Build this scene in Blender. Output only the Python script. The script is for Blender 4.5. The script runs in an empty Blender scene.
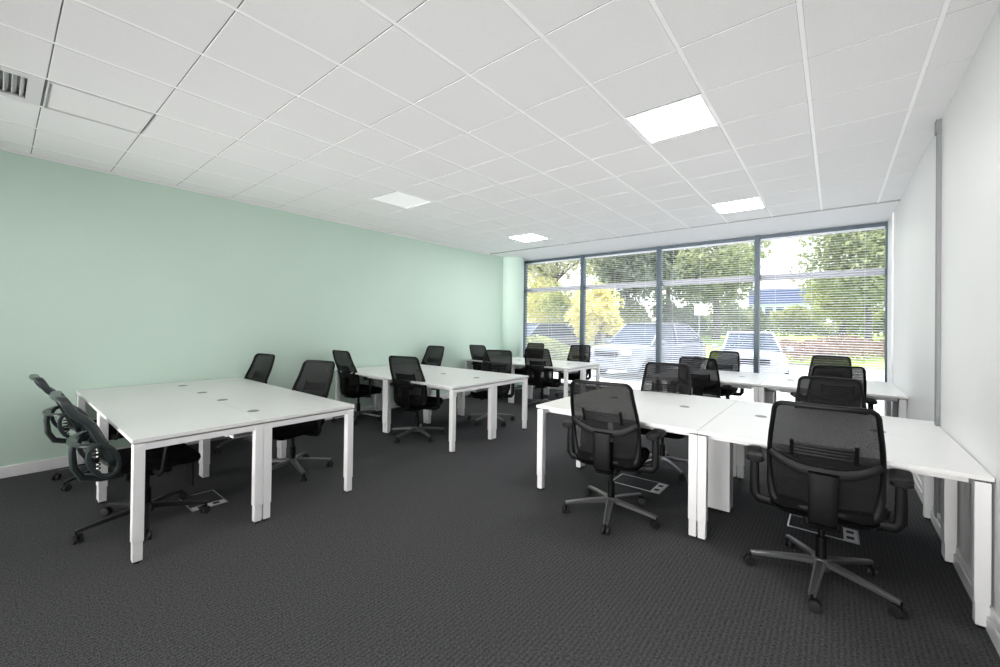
import bpy, bmesh, math, random
from mathutils import Vector, Matrix
random.seed(7)
sc = bpy.context.scene
COL = sc.collection
PI = math.pi

# ------------------------------------------------------------------ materials
def lin(c):
    return tuple(((v/255.0)/12.92 if v/255.0 <= .04045 else (((v/255.0)+.055)/1.055)**2.4) for v in c)

def mat(name, rgb, rough=.5, metal=0.0, spec=.5, coat=0.0, srgb=True):
    m = bpy.data.materials.new(name); m.use_nodes = True
    b = m.node_tree.nodes['Principled BSDF']
    c = lin(rgb) if srgb else rgb
    b.inputs['Base Color'].default_value = (*c, 1)
    b.inputs['Roughness'].default_value = rough
    b.inputs['Metallic'].default_value = metal
    b.inputs['Specular IOR Level'].default_value = spec
    b.inputs['Coat Weight'].default_value = coat
    return m

def nodes(m):
    nt = m.node_tree
    return nt, nt.nodes, nt.links, nt.nodes['Principled BSDF']

def noise_tint(m, scale, a, b, detail=4, bump=0.0, bscale=None, coord='Object', stretch=None):
    nt, N, L, P = nodes(m)
    tc = N.new('ShaderNodeTexCoord'); src = tc.outputs[coord]
    if stretch:
        mp = N.new('ShaderNodeMapping'); mp.inputs['Scale'].default_value = stretch
        L.new(src, mp.inputs['Vector']); src = mp.outputs['Vector']
    n = N.new('ShaderNodeTexNoise'); n.inputs['Scale'].default_value = scale; n.inputs['Detail'].default_value = detail
    L.new(src, n.inputs['Vector'])
    r = N.new('ShaderNodeValToRGB')
    r.color_ramp.elements[0].position = .3; r.color_ramp.elements[1].position = .7
    r.color_ramp.elements[0].color = (*lin(a), 1); r.color_ramp.elements[1].color = (*lin(b), 1)
    L.new(n.outputs['Fac'], r.inputs['Fac']); L.new(r.outputs['Color'], P.inputs['Base Color'])
    if bump:
        n2 = N.new('ShaderNodeTexNoise'); n2.inputs['Scale'].default_value = bscale or scale*4
        L.new(src, n2.inputs['Vector'])
        bp = N.new('ShaderNodeBump'); bp.inputs['Strength'].default_value = bump; bp.inputs['Distance'].default_value = .01
        L.new(n2.outputs['Fac'], bp.inputs['Height']); L.new(bp.outputs['Normal'], P.inputs['Normal'])
    return m

M = {}
M['green_paint'] = noise_tint(mat('green_paint', (170, 207, 187), .45, spec=.4), 1.2, (204, 225, 212), (207, 228, 215), bump=.03, bscale=300)
M['white_wall'] = noise_tint(mat('white_wall_satin', (228, 228, 228), .42, spec=.4), .8, (228, 228, 228), (233, 233, 233), bump=.02, bscale=3)
M['white_paint'] = mat('white_paint', (236, 236, 236), .6)
M['white_gloss'] = mat('white_gloss_trim', (238, 238, 238), .35)
M['tile'] = noise_tint(mat('ceiling_tile', (238, 238, 238), .9, spec=.2), 220, (228, 228, 228), (236, 236, 236), bump=.05, bscale=400)
M['tee'] = mat('ceiling_tee', (250, 250, 250), .35)
M['cross'] = mat('cross_joint_shade', (112, 112, 114), .7)  # shade of the tile joints put into the cross tee colour
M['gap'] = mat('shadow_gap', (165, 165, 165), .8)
M['plastic_vent'] = mat('vent_white', (215, 215, 215), .5)
M['desk_top'] = mat('desk_laminate', (229, 229, 228), .33, spec=.4)
M['desk_edge'] = mat('desk_edge', (225, 225, 225), .5)
M['desk_metal'] = mat('desk_metal', (236, 236, 236), .4, spec=.4)
M['grommet'] = mat('grommet_grey', (128, 130, 132), .45)
M['black_rubber'] = mat('black_rubber', (22, 22, 23), .6)
M['seat_fabric'] = noise_tint(mat('seat_fabric', (16, 16, 17), .95, spec=.15), 350, (11, 11, 12), (19, 19, 20), bump=.2, bscale=700)
M['plastic'] = mat('black_plastic', (6, 6, 7), .5, spec=.22)
M['glossy_plastic'] = mat('slate_plastic', (38, 46, 47), .28, spec=.6)
M['base_metal'] = mat('chair_base_metal', (124, 124, 126), .34, metal=.75)
M['dark_base'] = mat('dark_base', (42, 42, 44), .35, metal=.3)
M['chrome'] = mat('chrome', (190, 190, 190), .15, metal=1)
M['pad'] = mat('arm_pad', (14, 14, 15), .6, spec=.3)
M['alu'] = mat('aluminium', (176, 176, 178), .35, metal=.6)
M['joint'] = mat('wall_joint', (128, 130, 133), .5)
M['outlet'] = mat('outlet_white', (222, 222, 220), .4)
M['frame_blue'] = mat('window_frame', (70, 86, 98), .45)
M['transom'] = mat('transom_pale', (170, 166, 170), .5)
M['slat'] = mat('blind_slat', (236, 238, 242), .8, spec=.1)
def make_translucent(m, rgb, f):
    nt, N, L, P = nodes(m); tr = N.new('ShaderNodeBsdfTranslucent'); tr.inputs['Color'].default_value = (*lin(rgb), 1)
    mx = N.new('ShaderNodeMixShader'); mx.inputs[0].default_value = f
    out = [n for n in N if n.type == 'OUTPUT_MATERIAL'][0]
    L.new(P.outputs[0], mx.inputs[1]); L.new(tr.outputs[0], mx.inputs[2]); L.new(mx.outputs[0], out.inputs[0])
make_translucent(M['slat'], (240, 242, 246), .45)

# carpet: woven loop pile, fine ribs and specks
def carpet(name):
    m = mat(name, (60, 60, 62), .95, spec=.1)
    nt, N, L, P = nodes(m)
    tc = N.new('ShaderNodeTexCoord')
    mp = N.new('ShaderNodeMapping'); mp.inputs['Scale'].default_value = (240, 80, 1); L.new(tc.outputs['Object'], mp.inputs['Vector'])
    n1 = N.new('ShaderNodeTexNoise'); n1.inputs['Scale'].default_value = 1; n1.inputs['Detail'].default_value = 3; n1.inputs['Roughness'].default_value = .7
    L.new(mp.outputs['Vector'], n1.inputs['Vector'])
    mp2 = N.new('ShaderNodeMapping'); mp2.inputs['Scale'].default_value = (70, 210, 1); L.new(tc.outputs['Object'], mp2.inputs['Vector'])
    n2 = N.new('ShaderNodeTexNoise'); n2.inputs['Scale'].default_value = 1; n2.inputs['Detail'].default_value = 3
    L.new(mp2.outputs['Vector'], n2.inputs['Vector'])
    w = N.new('ShaderNodeTexWave'); w.wave_type = 'BANDS'; w.bands_direction = 'X'; w.inputs['Scale'].default_value = 14
    w.inputs['Distortion'].default_value = 1.2; w.inputs['Detail'].default_value = 2; w.inputs['Detail Scale'].default_value = 6
    L.new(tc.outputs['Object'], w.inputs['Vector'])
    a = N.new('ShaderNodeMath'); a.operation = 'ADD'; L.new(n1.outputs['Fac'], a.inputs[0]); L.new(n2.outputs['Fac'], a.inputs[1])
    ws = N.new('ShaderNodeMath'); ws.operation = 'MULTIPLY_ADD'; ws.inputs[1].default_value = .11
    L.new(w.outputs['Fac'], ws.inputs[0]); L.new(a.outputs[0], ws.inputs[2])
    r = N.new('ShaderNodeMapRange'); r.inputs['From Min'].default_value = .75; r.inputs['From Max'].default_value = 1.45
    L.new(ws.outputs[0], r.inputs['Value'])
    cr = N.new('ShaderNodeValToRGB'); cr.color_ramp.elements[0].color = (*lin((32, 32, 33)), 1); cr.color_ramp.elements[1].color = (*lin((102, 102, 104)), 1)
    L.new(r.outputs['Result'], cr.inputs['Fac']); L.new(cr.outputs['Color'], P.inputs['Base Color'])
    bp = N.new('ShaderNodeBump'); bp.inputs['Strength'].default_value = .5; bp.inputs['Distance'].default_value = .004
    L.new(a.outputs[0], bp.inputs['Height']); L.new(bp.outputs['Normal'], P.inputs['Normal'])
    return m
M['carpet'] = carpet('loop_pile_carpet')

def see_through(name, rgb, alpha, rough=.6, weave=False):
    m = bpy.data.materials.new(name); m.use_nodes = True
    nt = m.node_tree; N, L = nt.nodes, nt.links
    P = N['Principled BSDF']; P.inputs['Base Color'].default_value = (*lin(rgb), 1); P.inputs['Roughness'].default_value = rough
    P.inputs['Alpha'].default_value = alpha
    if weave:
        tc = N.new('ShaderNodeTexCoord')
        n = N.new('ShaderNodeTexNoise'); n.inputs['Scale'].default_value = 260; L.new(tc.outputs['Object'], n.inputs['Vector'])
        r = N.new('ShaderNodeMapRange'); r.inputs['To Min'].default_value = alpha-.06; r.inputs['To Max'].default_value = alpha+.06
        L.new(n.outputs['Fac'], r.inputs['Value']); L.new(r.outputs['Result'], P.inputs['Alpha'])
    return m
M['mesh'] = see_through('mesh_fabric', (6, 6, 7), .92, .9, True)

def glass(name, tint=(1, 1, 1), refl=.08):
    m = bpy.data.materials.new(name); m.use_nodes = True
    nt = m.node_tree; N, L = nt.nodes, nt.links
    for n in list(N): N.remove(n)
    o = N.new('ShaderNodeOutputMaterial'); t = N.new('ShaderNodeBsdfTransparent'); t.inputs['Color'].default_value = (*tint, 1)
    g = N.new('ShaderNodeBsdfGlossy'); g.inputs['Roughness'].default_value = .0
    mx = N.new('ShaderNodeMixShader'); fr = N.new('ShaderNodeLayerWeight'); fr.inputs['Blend'].default_value = .12
    ml = N.new('ShaderNodeMath'); ml.operation = 'MULTIPLY'; ml.inputs[1].default_value = refl*5
    L.new(fr.outputs['Fresnel'], ml.inputs[0]); L.new(ml.outputs[0], mx.inputs[0])
    L.new(t.outputs[0], mx.inputs[1]); L.new(g.outputs[0], mx.inputs[2]); L.new(mx.outputs[0], o.inputs[0])
    return m
M['glass'] = glass('window_glass', (.95, .965, .97), .02)
M['glass_clear'] = glass('clear_glass', (.95, .97, .97))

def emis(name, rgb, s):
    m = bpy.data.materials.new(name); m.use_nodes = True
    P = m.node_tree.nodes['Principled BSDF']; P.inputs['Base Color'].default_value = (.9, .9, .9, 1)
    P.inputs['Emission Color'].default_value = (*rgb, 1); P.inputs['Emission Strength'].default_value = s
    return m
LAMP = 15
M['lamp'] = emis('light_panel_diffuser', (1, .985, .97), LAMP)
M['lamp_dim'] = emis('dim_panel_diffuser', (1, 1, 1), .12)

# outdoors
M['asphalt'] = noise_tint(mat('paving', (176, 170, 170), .9), .6, (190, 188, 188), (206, 204, 202))
M['grass'] = noise_tint(mat('grass_green', (150, 175, 80), .9), .5, (140, 168, 72), (178, 192, 100))
def leafmat(name, a, b):
    m = mat(name, a, .6, spec=.3)
    noise_tint(m, 1.7, a, b)
    nt, N, L, P = nodes(m)
    tr = N.new('ShaderNodeBsdfTranslucent'); mx = N.new('ShaderNodeMixShader'); mx.inputs[0].default_value = .4
    src = P.inputs['Base Color'].links[0].from_socket; L.new(src, tr.inputs['Color'])
    out = [n for n in N if n.type == 'OUTPUT_MATERIAL'][0]
    L.new(P.outputs[0], mx.inputs[1]); L.new(tr.outputs[0], mx.inputs[2]); L.new(mx.outputs[0], out.inputs[0])
    return m
M['leaf_green'] = leafmat('leaf_green', (122, 132, 104), (176, 182, 140))
M['leaf_dark'] = leafmat('leaf_dark', (110, 120, 106), (152, 160, 136))
M['leaf_yellow'] = leafmat('leaf_yellow', (214, 206, 126), (234, 228, 168))
M['leaf_olive'] = leafmat('leaf_olive', (136, 144, 88), (190, 192, 120))
M['leaf_hazed'] = leafmat('leaf_hazed', (168, 168, 140), (206, 204, 178))  # washed-out glare over the tall trees mixed into the leaf colour
M['leaf_brown'] = leafmat('leaf_brown', (128, 96, 92), (166, 146, 124))
M['bark'] = noise_tint(mat('bark', (98, 90, 84), .9), 6, (84, 78, 72), (124, 116, 108))
M['car_silver'] = mat('car_silver', (140, 144, 154), .25, metal=.4, coat=.6)
M['car_white'] = mat('car_white', (176, 178, 186), .25, coat=.6)
M['car_dark'] = mat('car_slate', (96, 100, 110), .3, metal=.2, coat=.6)
M['car_glass'] = mat('car_glass', (44, 58, 76), .08, spec=.9)
M['tyre'] = mat('tyre', (34, 34, 36), .8)
M['rim'] = mat('rim', (170, 172, 176), .3, metal=.7)
M['lens'] = mat('headlight', (226, 230, 235), .1)
M['redlens'] = mat('tail_light', (170, 30, 30), .2)
M['bld_blue'] = mat('roof_blue', (58, 72, 108), .5)
M['bld_wall'] = mat('building_wall', (196, 204, 214), .7)
M['bld_win'] = mat('building_window', (70, 82, 100), .2)
M['pole'] = mat('pole_grey', (150, 152, 154), .5)
M['sign'] = mat('sign_white', (222, 226, 232), .5)
M['sign_back'] = mat('sign_border', (150, 160, 180), .5)

# ------------------------------------------------------------------ mesh building
class MB:
    def __init__(s): s.v = []; s.f = []; s.sm = []
    def add(s, vs, fs, smooth=False):
        k = len(s.v); s.v += [tuple(v) for v in vs]
        for f in fs: s.f.append([i+k for i in f]); s.sm.append(smooth)
        return s
    def box(s, c, d, bev=0.0, rot=None, seg=2):
        bm = bmesh.new(); bmesh.ops.create_cube(bm, size=1)
        for v in bm.verts: v.co = Vector((v.co.x*d[0], v.co.y*d[1], v.co.z*d[2]))
        if bev > 0: bmesh.ops.bevel(bm, geom=bm.edges[:], offset=min(bev, min(d)*.45), segments=seg, profile=.5, affect='EDGES')
        mt = Matrix.Translation(c) @ (rot.to_4x4() if rot else Matrix.Identity(4))
        bm.verts.index_update()
        s.add([mt @ v.co for v in bm.verts], [[v.index for v in f.verts] for f in bm.faces], False); bm.free(); return s
    def b2(s, x0, x1, y0, y1, z0, z1, bev=0.0):
        return s.box(((x0+x1)/2, (y0+y1)/2, (z0+z1)/2), (abs(x1-x0), abs(y1-y0), abs(z1-z0)), bev)
    def tube(s, pts, rad, n=8, closed=False, ref=(0, 0, 1), caps=True, power=2.0):
        """sweep an ellipse (a across, b along ref side) through pts; rad: number, (a,b) or list of them"""
        P = [Vector(p) for p in pts]; m = len(P); ref = Vector(ref)
        if not isinstance(rad, list): rad = [rad]*m
        rings = []
        for i, p in enumerate(P):
            if closed: t = P[(i+1) % m]-P[i-1]
            else: t = P[min(i+1, m-1)]-P[max(i-1, 0)]
            t.normalize(); a = t.cross(ref)
            if a.length < 1e-4: a = t.cross(Vector((.13, .97, .2)))
            a.normalize(); b = a.cross(t).normalized()
            r = rad[i]; ra, rb = (r, r) if not isinstance(r, (tuple, list)) else r
            ring = []
            for k in range(n):
                th = 2*PI*(k+.5)/n; c_, s_ = math.cos(th), math.sin(th)
                ex = 2/power
                ring.append(p+a*ra*math.copysign(abs(c_)**ex, c_)+b*rb*math.copysign(abs(s_)**ex, s_))
            rings.append(ring)
        vs = [v for r in rings for v in r]; fs = []
        for i in range(m if closed else m-1):
            j = (i+1) % m
            for k in range(n): fs.append([i*n+k, i*n+(k+1) % n, j*n+(k+1) % n, j*n+k])
        if caps and not closed: fs.append(list(range(n))[::-1]); fs.append([(m-1)*n+k for k in range(n)])
        s.add(vs, fs, True); return s
    def lathe(s, prof, c=(0, 0, 0), n=20, axis='Z'):
        vs = []; fs = []
        for r, z in prof:
            for k in range(n):
                a = 2*PI*k/n; x, y = r*math.cos(a), r*math.sin(a)
                p = (x, y, z) if axis == 'Z' else ((z, x, y) if axis == 'X' else (x, z, y))
                vs.append((c[0]+p[0], c[1]+p[1], c[2]+p[2]))
        for i in range(len(prof)-1):
            for k in range(n): fs.append([i*n+k, i*n+(k+1) % n, (i+1)*n+(k+1) % n, (i+1)*n+k])
        fs.append(list(range(n))[::-1]); fs.append([(len(prof)-1)*n+k for k in range(n)])
        s.add(vs, fs, True); return s
    def prism(s, poly, y0, y1, axis='Y', smooth=False):
        n = len(poly)
        if axis == 'Y': vs = [(x, y0, z) for x, z in poly]+[(x, y1, z) for x, z in poly]
        elif axis == 'X': vs = [(y0, x, z) for x, z in poly]+[(y1, x, z) for x, z in poly]
        else: vs = [(x, z, y0) for x, z in poly]+[(x, z, y1) for x, z in poly]
        fs = [list(range(n)), list(range(n, 2*n))[::-1]]+[[k, (k+1) % n, n+(k+1) % n, n+k] for k in range(n)]
        s.add(vs, fs, smooth); return s
    def loft(s, rings, cap=True, smooth=True):
        n = len(rings[0]); vs = [v for r in rings for v in r]; fs = []
        for i in range(len(rings)-1):
            for k in range(n): fs.append([i*n+k, i*n+(k+1) % n, (i+1)*n+(k+1) % n, (i+1)*n+k])
        if cap: fs.append(list(range(n))[::-1]); fs.append([(len(rings)-1)*n+k for k in range(n)])
        s.add(vs, fs, smooth); return s
    def build(s, name, m, parent=None, sharp=35, loc=None):
        me = bpy.data.meshes.new(name); me.from_pydata(s.v, [], s.f)
        me.polygons.foreach_set('use_smooth', s.sm)
        bm = bmesh.new(); bm.from_mesh(me); bmesh.ops.recalc_face_normals(bm, faces=bm.faces[:])
        if sharp:
            lim = math.radians(sharp)
            for e in bm.edges:
                if len(e.link_faces) == 2 and e.calc_face_angle(0) > lim: e.smooth = False
        bm.to_mesh(me); bm.free(); me.materials.append(m); me.update()
        o = bpy.data.objects.new(name, me); COL.objects.link(o)
        if parent: o.parent = parent
        if loc: o.location = loc
        return o

def tag(o, label, cat, group=None, kind=None):
    if label: o['label'] = label
    if cat: o['category'] = cat
    if group: o['group'] = group
    if kind: o['kind'] = kind
    return o
def struct(o, label=None):
    o['kind'] = 'structure'
    if label: o['label'] = label
    return o
def empty(name, loc=(0, 0, 0), rz=0):
    e = bpy.data.objects.new(name, None); COL.objects.link(e); e.location = loc; e.rotation_euler = (0, 0, rz)
    e.empty_display_size = .1
    return e
KIDS = {}
def kids(o): return [c for c in COL.objects if c.parent == o]
def copy_tree(o, parent=None):
    c = o.copy(); COL.objects.link(c)
    if parent: c.parent = parent
    for ch in kids(o):
        if ch is not c: copy_tree(ch, c)
    return c

# ------------------------------------------------------------------ room
XL, XR, YF, YW, CE = -5.84, .60, -4.6, 8.06, 2.985
YC = 6.77                      # where the tiled ceiling stops
struct(MB().b2(XL-.2, XR+.2, YF-.2, YW+.12, -.12, 0).build('floor', M['carpet']), 'dark grey loop pile carpet floor')
struct(MB().b2(XL-.15, XL, YF-.15, YW+.1, 0, CE+.3).build('wall_left', M['green_paint']), 'plain mint green painted wall')
struct(MB().b2(XR, XR+.15, YF-.15, YW+.1, 0, CE+.3).build('wall_right', M['white_wall']), 'white satin wall on the right')
struct(MB().b2(XL, XR, YF-.15, YF, 0, CE+.3).build('wall_front', M['white_wall']))
wb = MB(); wb.b2(XL, XR, YW-.01, YW+.1, 0, .10); wb.b2(XL, XR, YW-.01, YW+.1, 2.975, CE+.3)
struct(wb.build('wall_back', M['white_paint']))
struct(MB().b2(XL, XL+.016, YF, 7.24, 0, .105, .004).build('baseboard_left', M['white_gloss']), 'white skirting board under the green wall')
b = MB(); b.b2(XR-.016, XR, YF, YW-.02, 0, .115, .003); b.b2(XR-.026, XR-.0161, YF, YW-.02, 0, .075, .003)
struct(b.build('baseboard_right', M['white_gloss']), 'white skirting board under the white wall')
# green round column between the left wall and the windows
cp = [(.245*math.cos(a*PI/24), .245*math.sin(a*PI/24)) for a in range(48)]
cm = MB(); cm.loft([[(XL+.06+x*1.1, 7.52+y*1.1, z) for x, y in cp] for z in (0, CE-.002)])
struct(cm.build('wall_column', M['green_paint']), 'round green column between the green wall and the windows')
# trims: white angle at the top of the green wall, joint strip on the right wall, shadow gap at the end of the tiles
struct(MB().b2(XL, XL+.022, YF, YC, CE-.022, CE).build('trim_1', M['white_gloss']), 'thin white angle trim between green wall and ceiling')
j = MB(); j.b2(XR-.022, XR, 4.33, 4.40, .0, CE-.002, .002)
j.b2(XR-.030, XR-.0221, 4.33, 4.40, CE-.10, CE-.002, .002)
struct(j.build('trim_2', M['joint']), 'narrow grey vertical joint strip on the white wall')
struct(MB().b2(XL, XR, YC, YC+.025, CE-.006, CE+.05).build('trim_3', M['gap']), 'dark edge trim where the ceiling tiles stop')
struct(MB().b2(XR-.02, XR, 7.42, YW-.02, 0.12, CE-.002, .003).build('trim_4', M['white_gloss']), 'white jamb lining beside the last window')

# tiled ceiling
TX, TY = .542, .5467
X0 = .404; Y0 = 2.373
def cell(i, j): return (X0+TX*i, X0+TX*(i+1), Y0+TY*j, Y0+TY*(j+1))     # x0,x1,y0,y1
lights_vis = {(-3, 1), (-3, 6), (-9, 1), (-9, 6)}
lights_back = {(-3, -4), (-9, -9), (-3, -9), (-6, -6), (-9, -12+0)}
lights = lights_vis | {(-3, -4), (-3, -9), (-9, -9), (-6, -7)}
vent_cell = (-9, -5); hatch = (-9, -4)
tiles = MB()
jmin = int(math.floor((YF-Y0)/TY)); imin = int(math.floor((XL-X0)/TX))
for i in range(imin, 1):
    for jj in range(jmin, 9):
        if (i, jj) in lights or (i, jj) == vent_cell or (i, jj) == hatch: continue
        x0, x1, y0, y1 = cell(i, jj)
        x0 = max(x0, XL); x1 = min(x1, XR); y0 = max(y0, YF); y1 = min(y1, YC)
        if x1-x0 < .03 or y1-y0 < .03: continue
        g = .0125; h = .003
        tiles.b2(x0+(g if x0 > XL else 0), x1-(g if x1 < XR else 0), y0+h, y1-h, CE, CE+.02, .0012)
tiles.b2(XL, XR, YC+.03, YW+.05, CE-.001, CE+.05)
tiles.b2(XL-.1, XR+.1, YF-.1, YW+.1, CE+.09, CE+.2)
ceil = struct(tiles.build('ceiling', M['tile'], sharp=20), 'white ceiling of square mineral tiles')
g = MB(); g2 = MB()
for i in range(imin+1, 2):
    x = X0+TX*i
    if XL < x < XR: g.b2(x-.0115, x+.0115, YF, YC, CE+.0018, CE+.03)
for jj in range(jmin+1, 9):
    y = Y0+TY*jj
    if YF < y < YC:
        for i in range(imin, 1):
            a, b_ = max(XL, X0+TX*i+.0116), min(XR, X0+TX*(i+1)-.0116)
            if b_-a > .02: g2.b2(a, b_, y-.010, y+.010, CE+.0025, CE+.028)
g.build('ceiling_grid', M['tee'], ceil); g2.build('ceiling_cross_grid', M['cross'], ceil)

# recessed light panels
def light_panel(i, jj, label, lm='lamp'):
    x0, x1, y0, y1 = cell(i, jj); cx, cy = (x0+x1)/2, (y0+y1)/2
    t = empty('ceiling_light', (cx, cy, CE-.002)); tag(t, label, 'ceiling light', 'recessed square light panels')
    hx, hy = (x1-x0)/2-.012, (y1-y0)/2-.012
    f = MB(); w = .012
    for a in ((-hx, -hx+w, -hy, hy), (hx-w, hx, -hy, hy), (-hx+w, hx-w, -hy, -hy+w), (-hx+w, hx-w, hy-w, hy)): f.b2(a[0], a[1], a[2], a[3], 0, .02)
    f.build('light_frame', M['tee'], t)
    d = MB(); d.b2(-hx+w, hx-w, -hy+w, hy-w, .004, .012); d.build('diffuser', M[lm], t)
light_panel(-3, 1, 'nearest lit square ceiling light panel, large and bright, right of centre')
light_panel(-3, 6, 'lit square ceiling panel close to the windows, nearer the white wall')
light_panel(-9, 6, 'small lit ceiling panel close to the windows, nearer the green column')
light_panel(-9, 1, 'faint lit ceiling panel nearest the middle of the green wall', 'lamp_dim')
for c in sorted(lights-lights_vis): light_panel(*c, 'lit square ceiling panel in the unseen rear of the room')

# hatch and air vent
x0, x1, y0, y1 = cell(*hatch); cx, cy = (x0+x1)/2, (y0+y1)/2
t = empty('access_panel', (cx, cy, CE-.004)); tag(t, 'white framed ceiling access panel beside the air vent near the green wall', 'access panel')
f = MB(); hx, hy, w = TX/2-.012, TY/2-.008, .016
for a in ((-hx, -hx+w, -hy, hy), (hx-w, hx, -hy, hy), (-hx+w, hx-w, -hy, -hy+w*.5), (-hx+w, hx-w, hy-w*.5, hy)): f.b2(a[0], a[1], a[2], a[3], -.003, .02)
f.build('panel_frame', M['plastic_vent'], t)
d = MB(); d.b2(-hx+w+.003, hx-w-.003, -hy+w*.5+.003, hy-w*.5-.003, .003, .018); d.build('panel_door', M['tile'], t)
x0, x1, y0, y1 = cell(*vent_cell); cx, cy = (x0+x1)/2, (y0+y1)/2
t = empty('ceiling_vent', (cx, cy, CE-.002)); tag(t, 'white louvred air vent in the ceiling near the green wall', 'air vent')
f = MB(); hx, hy, w = TX/2-.012, TY/2-.006, .07
for a in ((-hx, -hx+w, -hy, hy), (hx-w, hx, -hy, hy), (-hx+w, hx-w, -hy, -hy+w), (-hx+w, hx-w, hy-w, hy)): f.b2(a[0], a[1], a[2], a[3], 0, .015)
f.build('vent_frame', M['plastic_vent'], t)
d = MB(); d.b2(-hx+w, hx-w, -hy+w, hy-w, .05, .06); d.build('vent_back', M['joint'], t)
rr = Matrix.Rotation(math.radians(50), 3, 'X')
n_l = 11
for k in range(n_l):
    d = MB(); d.box((0, -hy+w+(k+.5)*(2*hy-2*w)/n_l, .018), (2*(hx-w), .032, .003), 0, rr); d.build('louvre', M['plastic_vent'], t)

# ------------------------------------------------------------------ windows and blinds
WX = [-5.80, -4.235, -2.61, -1.005, .598]
WZ0, WZ1 = .10, 2.975
for k in range(4):
    a, b_ = WX[k], WX[k+1]
    f = MB(); w = .036
    f.b2(a-(0 if k == 0 else 0), a+w, YW-.09, YW+.05, WZ0, WZ1, .004)
    f.b2(b_-w, b_-.0005, YW-.09, YW+.05, WZ0, WZ1, .004)
    f.b2(a+w, b_-w, YW-.06, YW+.05, WZ1-.05, WZ1, .003)
    f.b2(a+w, b_-w, YW-.06, YW+.05, WZ0, WZ0+.06, .003)
    fo = f.build('window_%d' % (k+1), M['frame_blue'])
    struct(fo, 'floor to ceiling window pane in a slim blue grey frame')
    p = MB(); p.b2(a+w, b_-w, YW+.030, YW+.038, WZ0+.06, WZ1-.05); p.build('glass_pane', M['glass'], fo)
    p = MB(); p.b2(a+w, b_-w, YW+.04, YW+.07, 2.235, 2.33, .004); p.build('transom', M['transom'], fo)
BL = ['venetian blind in the leftmost window, next to the green column', 'venetian blind in the second window from the green column',
      'venetian blind in the third window, in front of the white sign outside', 'venetian blind in the window next to the white wall']
for k in range(4):
    a, b_ = WX[k]+.042, WX[k+1]-.042
    t = empty('venetian_blind', ((a+b_)/2, YW-.025, 0)); tag(t, BL[k], 'blind', 'lowered venetian blinds in the windows')
    hw = (b_-a)/2
    MB().b2(-hw, hw, -.02, .02, WZ1-.085, WZ1-.052, .003).build('headrail', M['slat'], t)
    MB().b2(-hw+.004, hw-.004, -.014, .014, WZ0+.066, WZ0+.08, .003).build('bottom_rail', M['slat'], t)
    s = MB(); z = WZ0+.105; tilt = math.radians(14)
    while z < WZ1-.10:
        c, sn = math.cos(tilt), math.sin(tilt); d = .021
        prof = [(-d, -.0010), (0, .0012), (d, -.0010)]
        vs = []
        for xx in (-hw+.004, hw-.004):
            for yy, zz in prof: vs.append((xx, yy*c-zz*sn, z+yy*sn+zz*c))
            for yy, zz in prof: vs.append((xx, yy*c-(zz-.0007)*sn, z+yy*sn+(zz-.0007)*c))
        fs = [(0, 1, 7, 6), (1, 2, 8, 7), (3, 4, 10, 9), (4, 5, 11, 10), (0, 3, 9, 6), (2, 5, 11, 8), (0, 1, 4, 3), (1, 2, 5, 4), (6, 7, 10, 9), (7, 8, 11, 10)]
        s.add(vs, fs, False); z += .038
    s.build('slats', M['slat'], t)
    for xx in (-hw*.72, hw*.72, -hw*.1):
        MB().tube([(xx, -.018, WZ0+.07), (xx, -.018, WZ1-.07)], .0016, 5).build('ladder_cord', M['slat'], t)

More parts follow.
